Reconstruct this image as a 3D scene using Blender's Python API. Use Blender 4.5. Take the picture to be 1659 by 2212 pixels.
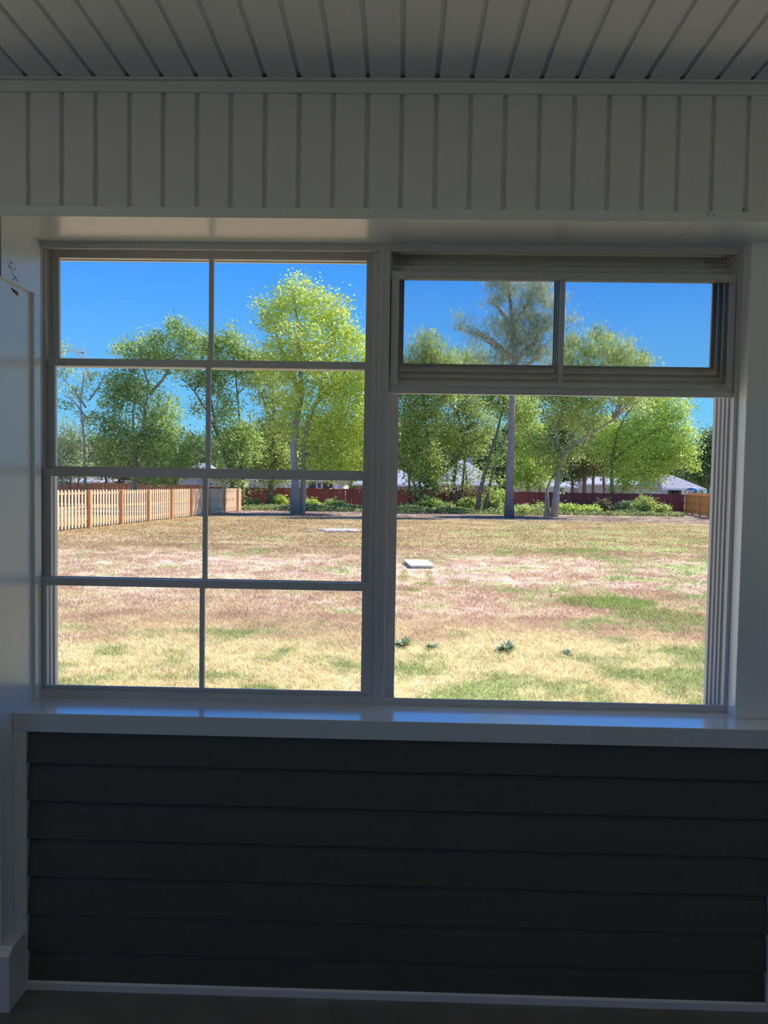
import bpy, bmesh, math, random
import numpy as np
from mathutils import Matrix, Vector

for o in list(bpy.data.objects):
    bpy.data.objects.remove(o)
SC = bpy.context.scene
COL = SC.collection
rng = np.random.default_rng(7)
random.seed(7)

# ------------------------------------------------------------------ camera
W_PX, H_PX, F_PX, CAM_Z = 1659.0, 2212.0, 1680.0, 1.68
YAW, PIT, ROL = 0.0217, -0.0443, -0.016
def rot_cam():
    cy, sy = math.cos(YAW), math.sin(YAW); cp, sp = math.cos(PIT), math.sin(PIT); cr, sr = math.cos(ROL), math.sin(ROL)
    rz = np.array([[cy, -sy, 0], [sy, cy, 0], [0, 0, 1]])
    rx = np.array([[1, 0, 0], [0, cp, -sp], [0, sp, cp]])
    ry = np.array([[cr, 0, sr], [0, 1, 0], [-sr, 0, cr]])
    return rz @ rx @ ry            # columns: right, forward, up
MC = rot_cam()
cam_data = bpy.data.cameras.new('camera')
cam = bpy.data.objects.new('camera', cam_data)
COL.objects.link(cam)
m = Matrix.Identity(4)
for i in range(3):
    m[i][0] = MC[i][0]; m[i][1] = MC[i][2]; m[i][2] = -MC[i][1]
m[2][3] = CAM_Z
cam.matrix_world = m
cam_data.sensor_fit = 'VERTICAL'; cam_data.sensor_height = 36.0
cam_data.lens = 36.0 * F_PX / H_PX
cam_data.clip_start = 0.02; cam_data.clip_end = 500
SC.camera = cam

def at(px, py, y):                 # the point of the plane at depth y that a photo measurement falls on
    d = MC @ np.array([(px - W_PX / 2) / F_PX, 1.0, -(py - H_PX / 2) / F_PX])
    d = d / d[1] * y
    return np.array([d[0], y, d[2] + CAM_Z])

# ------------------------------------------------------------------ world, sun, exposure
world = bpy.data.worlds.new('sky'); SC.world = world; world.use_nodes = True
wn = world.node_tree.nodes; wl = world.node_tree.links; wn.clear()
wo = wn.new('ShaderNodeOutputWorld'); wb = wn.new('ShaderNodeBackground')
wtc = wn.new('ShaderNodeTexCoord'); wsx = wn.new('ShaderNodeSeparateXYZ'); wr = wn.new('ShaderNodeValToRGB')
wl.new(wtc.outputs['Generated'], wsx.inputs[0]); wl.new(wsx.outputs['Z'], wr.inputs[0]); wl.new(wr.outputs[0], wb.inputs[0]); wl.new(wb.outputs[0], wo.inputs[0])
cr = wr.color_ramp
cr.elements[0].position = 0.0; cr.elements[0].color = (0.30, 0.70, 0.98, 1)
cr.elements[1].position = 1.0; cr.elements[1].color = (0.03, 0.15, 0.62, 1)
e = cr.elements.new(0.08); e.color = (0.165, 0.545, 0.93, 1)
e = cr.elements.new(0.27); e.color = (0.052, 0.315, 0.99, 1)
wb.inputs[1].default_value = 1.1
sd = bpy.data.lights.new('sun', 'SUN'); sun = bpy.data.objects.new('sun', sd); COL.objects.link(sun)
sd.energy = 7.6; sd.angle = math.radians(0.6); sd.color = (1.0, 0.95, 0.86)
sun.rotation_euler = Vector((0.74, 0.36, 1.02)).to_track_quat('Z', 'Y').to_euler()
vs = SC.view_settings
SC.display_settings.display_device = 'sRGB'
vs.view_transform = 'Standard'; vs.look = 'None'; vs.gamma = 1.0; vs.exposure = 0.0; vs.use_curve_mapping = False
cy = SC.cycles
cy.max_bounces = 14; cy.diffuse_bounces = 6; cy.glossy_bounces = 4; cy.transmission_bounces = 12; cy.transparent_max_bounces = 32
cy.use_denoising = True; cy.sample_clamp_indirect = 6.0; cy.caustics_reflective = False; cy.caustics_refractive = False

# ------------------------------------------------------------------ materials
def mat(name):
    mt = bpy.data.materials.new(name); mt.use_nodes = True
    nt = mt.node_tree; nt.nodes.clear()
    out = nt.nodes.new('ShaderNodeOutputMaterial')
    return mt, nt, out
def noise(nt, scale, detail=2.0, rough=0.5, vec=None, dist=0.0):
    n = nt.nodes.new('ShaderNodeTexNoise'); n.inputs['Scale'].default_value = scale
    n.inputs['Detail'].default_value = detail; n.inputs['Roughness'].default_value = rough; n.inputs['Distortion'].default_value = dist
    if vec is None:
        g = nt.nodes.new('ShaderNodeNewGeometry'); vec = g.outputs['Position']
    nt.links.new(vec, n.inputs['Vector'])
    return n.outputs['Fac']
def ramp(nt, fac, stops):
    r = nt.nodes.new('ShaderNodeValToRGB'); nt.links.new(fac, r.inputs[0])
    el = r.color_ramp.elements
    while len(el) > len(stops): el.remove(el[-1])
    while len(el) < len(stops): el.new(0.5)
    for e_, (p, c) in zip(el, stops): e_.position = p; e_.color = (*c, 1)
    return r.outputs[0]
def maprange(nt, v, a, b, c=0.0, d=1.0):
    n = nt.nodes.new('ShaderNodeMapRange'); nt.links.new(v, n.inputs[0])
    for i, k in enumerate((a, b, c, d)): n.inputs[i + 1].default_value = k
    return n.outputs[0]
def mth(nt, op, a, b=None):
    n = nt.nodes.new('ShaderNodeMath'); n.operation = op
    for i, k in enumerate((a, b)):
        if k is None: continue
        if isinstance(k, (int, float)): n.inputs[i].default_value = k
        else: nt.links.new(k, n.inputs[i])
    return n.outputs[0]
def mix(nt, fac, a, b):
    n = nt.nodes.new('ShaderNodeMix'); n.data_type = 'RGBA'
    for sock, k in ((n.inputs[0], fac), (n.inputs[6], a), (n.inputs[7], b)):
        if isinstance(k, (int, float)): sock.default_value = k
        elif isinstance(k, tuple): sock.default_value = (*k, 1)
        else: nt.links.new(k, sock)
    return n.outputs[2]
def vary(nt, c, amt):
    return tuple(max(0, x * (1 - amt)) for x in c), tuple(min(1, x * (1 + amt)) for x in c)
def plain(name, c, rough=0.5, amt=0.05, nscale=6.0, bump=0.0, bscale=60.0, spec=0.5, stretch=None, coat=0.0):
    mt, nt, out = mat(name)
    b = nt.nodes.new('ShaderNodeBsdfPrincipled')
    vec = None
    if stretch:
        g = nt.nodes.new('ShaderNodeNewGeometry'); vm = nt.nodes.new('ShaderNodeVectorMath'); vm.operation = 'MULTIPLY'
        vm.inputs[1].default_value = stretch; nt.links.new(g.outputs['Position'], vm.inputs[0]); vec = vm.outputs[0]
    lo, hi = vary(nt, c, amt)
    nt.links.new(ramp(nt, noise(nt, nscale, 4, 0.6, vec), [(0.3, lo), (0.7, hi)]), b.inputs['Base Color'])
    b.inputs['Roughness'].default_value = rough; b.inputs['Specular IOR Level'].default_value = spec
    if bump:
        bn = nt.nodes.new('ShaderNodeBump'); bn.inputs['Strength'].default_value = bump; bn.inputs['Distance'].default_value = 0.002
        nt.links.new(noise(nt, bscale, 3, 0.6, vec), bn.inputs['Height']); nt.links.new(bn.outputs[0], b.inputs['Normal'])
    if coat: b.inputs['Coat Weight'].default_value = coat; b.inputs['Coat Roughness'].default_value = 0.17; b.inputs['Coat IOR'].default_value = 2.0
    nt.links.new(b.outputs[0], out.inputs[0])
    return mt
M_SOFFIT = plain('white_vinyl_soffit', (0.70, 0.685, 0.73), 0.45, 0.02, 3, 0.05, 90)
M_COIL = plain('white_coil_trim', (0.76, 0.76, 0.78), 0.24, 0.02, 4, 0.06, 25, spec=0.8)
M_SILL = plain('glossy_white_sill', (0.78, 0.77, 0.76), 0.20, 0.02, 5, 0.03, 30, spec=0.9, coat=1.0)
M_PVC = plain('white_pvc_trim', (0.82, 0.81, 0.84), 0.27, 0.02, 5, 0.05, 40, spec=0.7)
M_FRAME = plain('white_window_aluminium', (0.58, 0.555, 0.575), 0.38, 0.03, 8, 0.03, 80)
M_DARK = plain('dark_track_gap', (0.05, 0.05, 0.05), 0.7, 0.1)
M_SIDING = plain('charcoal_vinyl_siding', (0.108, 0.089, 0.076), 0.6, 0.04, 3, 0.05, 200)
M_FLOOR = plain('concrete_slab', (0.23, 0.21, 0.20), 0.8, 0.22, 5, 0.4, 120)
M_WALL = plain('interior_wall_paint', (0.62, 0.62, 0.60), 0.6, 0.03)
M_SCUFF = plain('dark_scuff', (0.06, 0.055, 0.07), 0.7, 0.2, 200)
M_RUST = plain('brown_chipped_edge', (0.12, 0.07, 0.045), 0.8, 0.5, 150)
M_LID = plain('white_utility_lid', (0.80, 0.82, 0.84), 0.5, 0.03)
M_LIDR = plain('grey_lid_riser', (0.55, 0.54, 0.52), 0.7, 0.1)

def glass(name, tint, wavy):
    mt, nt, out = mat(name)
    fr = nt.nodes.new('ShaderNodeFresnel'); fr.inputs[0].default_value = 1.45
    gl = nt.nodes.new('ShaderNodeBsdfGlossy'); gl.inputs['Roughness'].default_value = 0.06; gl.inputs['Color'].default_value = (0.9, 0.9, 0.9, 1)
    mx = nt.nodes.new('ShaderNodeMixShader')
    if wavy:
        tr = nt.nodes.new('ShaderNodeBsdfRefraction'); tr.inputs['IOR'].default_value = 1.42; tr.inputs['Roughness'].default_value = 0.0
        bn = nt.nodes.new('ShaderNodeBump'); bn.inputs['Strength'].default_value = wavy; bn.inputs['Distance'].default_value = 0.0006
        g = nt.nodes.new('ShaderNodeNewGeometry'); vm = nt.nodes.new('ShaderNodeVectorMath'); vm.operation = 'MULTIPLY'
        vm.inputs[1].default_value = (18, 40, 60); nt.links.new(g.outputs['Position'], vm.inputs[0])
        nt.links.new(noise(nt, 1.0, 3, 0.6, vm.outputs[0]), bn.inputs['Height']); nt.links.new(bn.outputs[0], tr.inputs['Normal'])
    else:
        tr = nt.nodes.new('ShaderNodeBsdfTransparent')
    tr.inputs['Color'].default_value = (*tint, 1)
    k = mth(nt, 'MULTIPLY', fr.outputs[0], 0.6)
    nt.links.new(k, mx.inputs[0]); nt.links.new(tr.outputs[0], mx.inputs[1]); nt.links.new(gl.outputs[0], mx.inputs[2])
    nt.links.new(mx.outputs[0], out.inputs[0])
    return mt
M_GLASS = glass('clear_vinyl_glazing', (0.985, 0.988, 0.99), 0)
M_GLASSW = glass('wavy_vinyl_glazing', (0.99, 0.99, 0.995), 0.32)

def wood(name, c, amt=0.25, rough=0.75, nsc=1.0):
    return plain(name, c, rough, amt, nsc, 0.3, 3.0, stretch=(6, 6, 0.6))
M_PINE = wood('fresh_pine_fence', (0.86, 0.62, 0.42), 0.16)
M_PINEP = wood('orange_pine_post', (0.62, 0.32, 0.14), 0.18)
M_RED = wood('red_stained_fence', (0.30, 0.055, 0.045), 0.25, 0.7, 2.0)
M_CEDAR = wood('orange_cedar_fence', (0.68, 0.34, 0.11), 0.18)
M_BROWNF = wood('brown_red_far_fence', (0.50, 0.22, 0.13), 0.2)
M_BARKG = plain('grey_bark', (0.36, 0.33, 0.30), 0.9, 0.35, 8, 0.6, 6, stretch=(3, 3, 0.8))
M_BARKB = plain('brown_bark', (0.20, 0.17, 0.14), 0.9, 0.35, 8, 0.6, 6, stretch=(3, 3, 0.8))
M_BARKP = plain('pine_bark', (0.27, 0.22, 0.22), 0.9, 0.35, 8, 0.6, 6, stretch=(3, 3, 0.8))
M_HWALL = plain('pale_grey_house_siding', (0.55, 0.55, 0.53), 0.7, 0.06)
M_HTAN = plain('tan_house_siding', (0.50, 0.43, 0.35), 0.7, 0.06)
M_HROOF = plain('pale_grey_shingle_roof', (0.34, 0.34, 0.39), 0.9, 0.12, 4)
M_HROOFD = plain('slate_shingle_roof', (0.26, 0.25, 0.29), 0.9, 0.2, 3)
M_HWHITE = plain('white_house_trim', (0.80, 0.80, 0.80), 0.6, 0.03)
M_HGLASS = plain('dark_window_glass', (0.05, 0.06, 0.07), 0.1, 0.1)
M_BRICK = plain('pinkish_brick', (0.36, 0.22, 0.19), 0.8, 0.15, 6)
M_BLUE = plain('blue_plastic_tube', (0.02, 0.22, 0.62), 0.4, 0.05)

def leafmat(name, dark, mid, light, trans=0.35, sc=0.9):
    mt, nt, out = mat(name)
    at_ = nt.nodes.new('ShaderNodeAttribute'); at_.attribute_name = 'tint'
    f = mth(nt, 'ADD', mth(nt, 'MULTIPLY', at_.outputs['Fac'], 0.6), mth(nt, 'MULTIPLY', noise(nt, sc, 2, 0.5), 0.4))
    c = ramp(nt, f, [(0.22, dark), (0.5, mid), (0.8, light)])
    d = nt.nodes.new('ShaderNodeBsdfDiffuse'); t = nt.nodes.new('ShaderNodeBsdfTranslucent'); mx = nt.nodes.new('ShaderNodeMixShader')
    nt.links.new(c, d.inputs[0]); nt.links.new(c, t.inputs[0]); mx.inputs[0].default_value = trans
    nt.links.new(d.outputs[0], mx.inputs[1]); nt.links.new(t.outputs[0], mx.inputs[2]); nt.links.new(mx.outputs[0], out.inputs[0])
    return mt
L_YEL = leafmat('yellow_green_leaves', (0.37, 0.46, 0.09), (0.67, 0.77, 0.16), (0.97, 0.97, 0.32), 0.45)
L_OLI = leafmat('olive_green_leaves', (0.20, 0.27, 0.08), (0.52, 0.61, 0.18), (0.88, 0.90, 0.42), 0.42)
L_GRN = leafmat('mid_green_leaves', (0.16, 0.24, 0.07), (0.44, 0.57, 0.17), (0.78, 0.86, 0.34), 0.42)
L_UND = leafmat('shaded_undergrowth_leaves', (0.12, 0.16, 0.06), (0.30, 0.36, 0.13), (0.62, 0.66, 0.30), 0.3, 1.5)  # darker greens, with the shade below the trees put into the leaf colour
L_BRI = leafmat('bright_green_leaves', (0.30, 0.42, 0.08), (0.60, 0.74, 0.17), (0.92, 0.95, 0.42), 0.5)
L_BLU = leafmat('grey_blue_green_leaves', (0.22, 0.29, 0.13), (0.44, 0.52, 0.26), (0.68, 0.76, 0.44), 0.3)
L_PIN = leafmat('pine_needles', (0.32, 0.38, 0.24), (0.54, 0.60, 0.38), (0.76, 0.76, 0.52), 0.35)
L_DRK = leafmat('dark_evergreen_leaves', (0.10, 0.12, 0.06), (0.24, 0.24, 0.12), (0.48, 0.44, 0.26), 0.2)
L_FAR = leafmat('distant_green_leaves', (0.14, 0.20, 0.08), (0.26, 0.36, 0.13), (0.42, 0.54, 0.22), 0.35, 0.4)
L_WEED = leafmat('silvery_weed_leaves', (0.22, 0.30, 0.18), (0.42, 0.52, 0.34), (0.66, 0.74, 0.56), 0.2, 8)

def lawn_colour(nt, blade):
    g = nt.nodes.new('ShaderNodeNewGeometry'); s = nt.nodes.new('ShaderNodeSeparateXYZ'); nt.links.new(g.outputs['Position'], s.inputs[0])
    X, Y = s.outputs[0], s.outputs[1]
    n1 = noise(nt, 0.45, 3, 0.6); n2 = noise(nt, 1.3, 3, 0.6); n3 = noise(nt, 9.0, 3, 0.7); n4 = noise(nt, 0.16, 2, 0.5)
    def wob(v, a): return mth(nt, 'ADD', Y, mth(nt, 'MULTIPLY', mth(nt, 'SUBTRACT', v, 0.5), a))
    straw = ramp(nt, n3, [(0.3, (0.66, 0.56, 0.33)), (0.7, (0.92, 0.82, 0.54))])
    dirt = ramp(nt, n3, [(0.3, (0.52, 0.35, 0.27)), (0.7, (0.72, 0.52, 0.43))])
    olive = ramp(nt, n3, [(0.3, (0.33, 0.25, 0.12)), (0.7, (0.58, 0.42, 0.24))])
    green = ramp(nt, n3, [(0.3, (0.26, 0.34, 0.11)), (0.7, (0.50, 0.56, 0.22))])
    shade_dirt = ramp(nt, mth(nt, 'ADD', mth(nt, 'MULTIPLY', n3, 0.4), mth(nt, 'MULTIPLY', n2, 0.6)), [(0.38, (0.16, 0.12, 0.09)), (0.62, (0.58, 0.42, 0.36))])  # bare dirt with the tree shadows painted into its colour
    if blade:
        dirt_b = mix(nt, 0.75, dirt, (0.58, 0.42, 0.26)); dirt_ = dirt_b
    else:
        dirt_ = dirt
    c = mix(nt, maprange(nt, wob(n1, 5.0), 8.2, 9.6), straw, mix(nt, maprange(nt, n2, 0.42, 0.58), dirt_, mix(nt, 0.5, straw, dirt_)))
    c = mix(nt, maprange(nt, wob(n1, 10.0), 16.0, 21.0), c, olive)
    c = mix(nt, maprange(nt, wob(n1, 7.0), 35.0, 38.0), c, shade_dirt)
    # green growth: clumps everywhere, more of it close by and to the right
    bias = mth(nt, 'ADD', maprange(nt, X, 0.5, 4.0, 0.0, 0.085), maprange(nt, Y, 7.0, 9.0, 0.06, -0.02))
    gmask = maprange(nt, mth(nt, 'ADD', mth(nt, 'ADD', mth(nt, 'MULTIPLY', n2, 0.55), mth(nt, 'MULTIPLY', n1, 0.45)), bias), 0.535, 0.62)
    gmask = mth(nt, 'MULTIPLY', gmask, maprange(nt, Y, 25.0, 35.0, 1.0, 0.3))
    c = mix(nt, mth(nt, 'MULTIPLY', gmask, 0.75), c, green)
    return c
def lawnmat(name, blade):
    mt, nt, out = mat(name)
    c = lawn_colour(nt, blade)
    d = nt.nodes.new('ShaderNodeBsdfDiffuse')
    if blade:
        a = nt.nodes.new('ShaderNodeAttribute'); a.attribute_name = 'tint'
        hv = nt.nodes.new('ShaderNodeHueSaturation'); nt.links.new(c, hv.inputs['Color']); nt.links.new(maprange(nt, a.outputs['Fac'], 0, 1, 0.7, 1.5), hv.inputs['Value'])
        c = hv.outputs[0]
        t = nt.nodes.new('ShaderNodeBsdfTranslucent'); mx = nt.nodes.new('ShaderNodeMixShader'); mx.inputs[0].default_value = 0.4
        nt.links.new(c, d.inputs[0]); nt.links.new(c, t.inputs[0]); nt.links.new(d.outputs[0], mx.inputs[1]); nt.links.new(t.outputs[0], mx.inputs[2]); nt.links.new(mx.outputs[0], out.inputs[0])
    else:
        nt.links.new(c, d.inputs[0])
        bn = nt.nodes.new('ShaderNodeBump'); bn.inputs['Strength'].default_value = 0.8; bn.inputs['Distance'].default_value = 0.03
        nt.links.new(noise(nt, 7.0, 5, 0.7), bn.inputs['Height']); nt.links.new(bn.outputs[0], d.inputs['Normal'])
        nt.links.new(d.outputs[0], out.inputs[0])
    return mt
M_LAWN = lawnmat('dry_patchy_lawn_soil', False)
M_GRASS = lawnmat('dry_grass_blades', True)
M_GRAVEL = plain('pale_gravel', (0.72, 0.62, 0.55), 0.9, 0.2, 20)

# ------------------------------------------------------------------ mesh helpers
class MB:
    def __init__(s): s.v = []; s.f = []
    def box(s, x0, x1, y0, y1, z0, z1):
        b = len(s.v)
        s.v += [(x, y, z) for z in (z0, z1) for y in (y0, y1) for x in (x0, x1)]
        s.f += [tuple(b + i for i in q) for q in ((0, 2, 3, 1), (4, 5, 7, 6), (0, 1, 5, 4), (2, 6, 7, 3), (0, 4, 6, 2), (1, 3, 7, 5))]
        return s
    def prism(s, prof, fn, a, b_):      # closed profile (u,v) swept from a to b_; fn(u,v,t)->xyz
        n = len(prof); b = len(s.v)
        s.v += [fn(u, v, a) for u, v in prof] + [fn(u, v, b_) for u, v in prof]
        s.f += [(b + i, b + (i + 1) % n, b + n + (i + 1) % n, b + n + i) for i in range(n)]
        s.f += [tuple(b + i for i in range(n))[::-1], tuple(b + n + i for i in range(n))]
        return s
    def tube(s, pts, rads, seg=7, cap=True):
        pts = [np.array(p, float) for p in pts]; b0 = len(s.v)
        for i, p in enumerate(pts):
            d = pts[min(i + 1, len(pts) - 1)] - pts[max(i - 1, 0)]; d = d / (np.linalg.norm(d) + 1e-9)
            up = np.array([0, 1, 0]) if abs(d[1]) < 0.9 else np.array([1, 0, 0])
            a = np.cross(d, up); a /= np.linalg.norm(a); c = np.cross(d, a)
            for k in range(seg):
                t = 2 * math.pi * k / seg
                s.v.append(tuple(p + rads[i] * (a * math.cos(t) + c * math.sin(t))))
        for i in range(len(pts) - 1):
            for k in range(seg):
                s.f.append((b0 + i * seg + k, b0 + i * seg + (k + 1) % seg, b0 + (i + 1) * seg + (k + 1) % seg, b0 + (i + 1) * seg + k))
        if cap:
            s.f.append(tuple(b0 + k for k in range(seg))); s.f.append(tuple(b0 + (len(pts) - 1) * seg + k for k in range(seg))[::-1])
        return s
    def mesh(s, name, m_, bevel=0.0, smooth=False):
        me = bpy.data.meshes.new(name); me.from_pydata([tuple(map(float, v)) for v in s.v], [], s.f); me.materials.append(m_)
        bm = bmesh.new(); bm.from_mesh(me); bmesh.ops.recalc_face_normals(bm, faces=bm.faces)
        if bevel: bmesh.ops.bevel(bm, geom=list(bm.edges), offset=bevel, segments=1, affect='EDGES', clamp_overlap=True)
        bm.to_mesh(me); bm.free()
        if smooth: me.shade_smooth()
        return me
    def build(s, name, m_, parent=None, bevel=0.0, smooth=False):
        return link(name, s.mesh(name, m_, bevel, smooth), parent)
def link(name, me, parent=None, loc=None):
    o = bpy.data.objects.new(name, me); COL.objects.link(o)
    if parent is not None:
        o.parent = parent
        o.matrix_parent_inverse = parent.matrix_world.inverted()
    if loc is not None: o.location = loc
    return o
def empty(name, loc=(0, 0, 0)):
    o = bpy.data.objects.new(name, None); COL.objects.link(o); o.location = loc; o.empty_display_size = 0.2
    o.matrix_world = Matrix.Translation(loc)
    return o
def tag(o, label=None, cat=None, group=None, kind=None):
    if label: o['label'] = label
    if cat: o['category'] = cat
    if group: o['group'] = group
    if kind: o['kind'] = kind
    return o
def struct(o, label, cat): return tag(o, label, cat, kind='structure')
def BX(*a): return MB().box(*a)

# ------------------------------------------------------------------ key dimensions
D0, D1, DW = 2.347, 2.425, 2.600      # header face, sill/siding face, window frame face
ZC, ZH, ZS = 2.851, 2.449, 0.911      # ceiling, underside of header, sill top
RX0, RX1, RY0 = -3.20, 3.20, -2.40
PITCH, GX = 0.1016, -1.1266
YOUT = 2.770

def gz(x, y):
    return -0.10 - 0.0095 * max(0.0, y - 22.0) - 0.012 * max(0.0, y - 56.0)

# ------------------------------------------------------------------ ground
gx = np.concatenate([np.linspace(-90, -30, 13)[:-1], np.linspace(-30, 30, 61), np.linspace(30, 90, 13)[1:]])
gy = np.concatenate([np.linspace(-40, 0, 9)[:-1], np.linspace(0, 60, 121), np.linspace(60, 150, 19)[1:]])
GV = []; GF = []
for yy in gy:
    for xx in gx:
        bmp = 0.025 * math.sin(xx * 0.9 + yy * 0.7) * math.sin(yy * 0.8 - xx * 0.35) if yy > 4 else 0.0
        GV.append((xx, yy, gz(xx, yy) - 0.01 + bmp * 0.6))
nx_ = len(gx)
for j in range(len(gy) - 1):
    for i in range(nx_ - 1):
        GF.append((j * nx_ + i, j * nx_ + i + 1, (j + 1) * nx_ + i + 1, (j + 1) * nx_ + i))
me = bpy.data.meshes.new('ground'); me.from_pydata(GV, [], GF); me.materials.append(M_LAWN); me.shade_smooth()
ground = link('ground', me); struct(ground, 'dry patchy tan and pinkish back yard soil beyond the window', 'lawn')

# ------------------------------------------------------------------ room shell
flo = BX(RX0 - 0.1, RX1 + 0.1, RY0 - 0.1, 2.72, -0.09, 0.0).build('floor', M_FLOOR)
struct(flo, 'rough grey concrete porch slab under the siding wall', 'floor')

ceil = empty('ceiling', (0, 0, ZC)); struct(ceil, 'white grooved vinyl panel ceiling of the porch', 'ceiling')
BX(RX0 - 1.6, RX1 + 1.6, RY0 - 0.2, 3.50, ZC + 0.03, ZC + 0.12).build('backing_shade_eaves', M_WALL, ceil)  # ceiling backing, its unseen eaves lengthened to block sun and sky
prof = [(0.0, 0.010), (0.0, 0.002), (0.003, 0.0), (0.0855, 0.0), (0.088, 0.003), (0.0885, 0.010), (PITCH, 0.010), (PITCH, 0.014), (0.0, 0.014)]
pm = MB().prism(prof, lambda u, v, t: (u, t, v), RY0, D0 + 0.01).mesh('plank', M_SOFFIT)
k0 = int(math.floor((RX0 - GX) / PITCH)) + 1; k1 = int((RX1 - GX) / PITCH)
for k in range(k0, k1):
    o = link('plank', pm, ceil); o.location = (GX + k * PITCH, 0, ZC)

wf = empty('wall_front', (0, D0, 0)); struct(wf, 'window wall, white grooved panels over window and dark siding below', 'wall')
um = MB().prism([(u, v) for u, v in prof], lambda u, v, t: (u, D0 + 0.006 + v - 0.002, t), 2.474, 2.818).mesh('panel', M_SOFFIT)
for k in range(k0, k1):
    o = link('panel', um, wf); o.location = (GX + k * PITCH, 0, 0)
BX(RX0, RX1, D0 + 0.022, 2.80, 2.4965, ZC + 0.02).build('beam_core', M_WALL, wf)
# knee wall core and its clapboards
BX(-1.24, 1.21, 2.466, 2.60, 0.0, 0.853).build('knee_wall_core', M_WALL, wf)
zb = [0.004, 0.127, 0.250, 0.376, 0.4995, 0.623, 0.746, 0.869]
for a, b in zip(zb[:-1], zb[1:]):
    b = min(b, 0.856)
    fr = (b - a) / 0.123
    yb = 2.434; h_ = b - a
    pr = [(yb, a), (yb + 0.004, a + 0.045), (yb + 0.010, a + 0.090), (yb + 0.018, a + 0.110), (yb + 0.026, a + 0.123)]
    if fr < 0.98: pr = [p_ for p_ in pr if p_[1] < b] + [(yb + 0.013, b)]
    pr += [(2.470, b), (2.470, a + 0.012), (yb + 0.005, a + 0.003)]
    MB().prism(pr, lambda u, v, t: (t, u, v), -1.20, 1.20).build('siding_board', M_SIDING, wf)
BX(1.2165, 1.359, D1 + 0.003, DW, 0.0, 0.849).build('post_lower_shaft', M_PVC, wf)  # lower shaft of the right post, grouped with the front wall
# side bays of the same wall: low wall and post stubs beyond the frame
for x0, x1 in ((RX0, -1.36), (1.36, RX1)):
    BX(x0, x1, D1 + 0.03, 2.62, 0.0, 0.86).build('knee_wall_core', M_SIDING, wf)
    BX(x0, x1, D1, 2.64, 0.861, ZS - 0.001).build('side_bay_sill', M_PVC, wf)

wl_ = empty('wall_left', (RX0, 0, 0)); struct(wl_, 'left side wall of the porch with an open window bay', 'wall')
wr_ = empty('wall_right', (RX1, 0, 0)); struct(wr_, 'right side wall of the porch with an open window bay', 'wall')
for par, xa, xb in ((wl_, RX0 - 0.12, RX0), (wr_, RX1, RX1 + 0.12)):
    BX(xa, xb, RY0, 2.62, 0.0, 0.88).build('knee_wall', M_WALL, par)
    BX(xa, xb, RY0, 2.62, 2.46, ZC + 0.02).build('header', M_WALL, par)
    BX(xa, xb, RY0, RY0 + 0.5, 0.88, 2.46).build('unseen_pier', M_WALL, par)
    BX(xa, xb, 0.95 if xa < 0 else -0.25, 2.62, 0.88, 2.46).build('unseen_pier', M_WALL, par)  # unseen pier, widened to cut side daylight on the front wall
wb_ = BX(RX0 - 0.12, RX1 + 0.12, RY0 - 0.12, RY0, 0.0, ZC + 0.02).build('wall_back', M_WALL)
struct(wb_, 'house wall closing the porch behind the camera', 'wall')

# ------------------------------------------------------------------ trims
t = MB().prism([(D0 + 0.012, 2.812), (D0 - 0.004, 2.812), (D0 - 0.004, 2.843), (D0 - 0.001, 2.8445), (D0 - 0.012, 2.846), (D0 - 0.012, 2.8515), (D0 + 0.012, 2.8515)],
               lambda u, v, tt: (tt, u, v), RX0, RX1).build('trim_1', M_SOFFIT)
struct(t, 'white vinyl channel where the ceiling meets the panelled wall', 'trim')
t = BX(RX0, RX1, D0 - 0.001, D0 + 0.02, ZH, 2.478).build('trim_2', M_COIL, bevel=0.0012)
struct(t, 'narrow white fascia strip along the bottom of the wall panels', 'trim')
# underside of the header, wrapped in two bent metal sheets that meet at a mitred seam
XS = 0.858
for i, (xa, xb, lb) in enumerate(((RX0, XS - 0.0012, 'white metal wrap under the header above both windows'), (XS + 0.0012, RX1, 'white metal wrap under the header above the right post'))):
    zz = ZH - (0.0012 if i == 0 else 0.0006)
    t = BX(xa, xb, D0 + 0.0012, DW, zz, zz + 0.02).build('trim_%d' % (3 + i), M_COIL)
    struct(t, lb, 'trim')
t = BX(-1.228, 1.359, D1, 2.605, 0.850, ZS).build('trim_5', M_SILL, bevel=0.0015)
struct(t, 'deep white window sill board above the dark siding', 'sill')
t = BX(-1.214, 1.214, D1 + 0.004, 2.47, 0.0, 0.022).build('baseboard_front', M_PVC)
t2 = MB().prism([(D1 + 0.004, 0.022), (D1 + 0.016, 0.031), (2.47, 0.031), (2.47, 0.022)], lambda u, v, tt: (tt, u, v), -1.187, 1.187).build('bevelled_lip', M_PVC, t)
struct(t, 'thin white starter channel between siding and concrete floor', 'baseboard')
for i, (xa, xb, lb) in enumerate(((-1.2285, -1.187, 'white vertical channel at the left end of the dark siding'), (1.187, 1.216, 'white vertical channel at the right end of the dark siding'))):
    t = BX(xa, xb, D1 + 0.002, 2.47, 0.0 if i == 0 else 0.0, 0.850).build('trim_%d' % (6 + i), M_PVC, bevel=0.001)
    struct(t, lb, 'trim')

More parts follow.
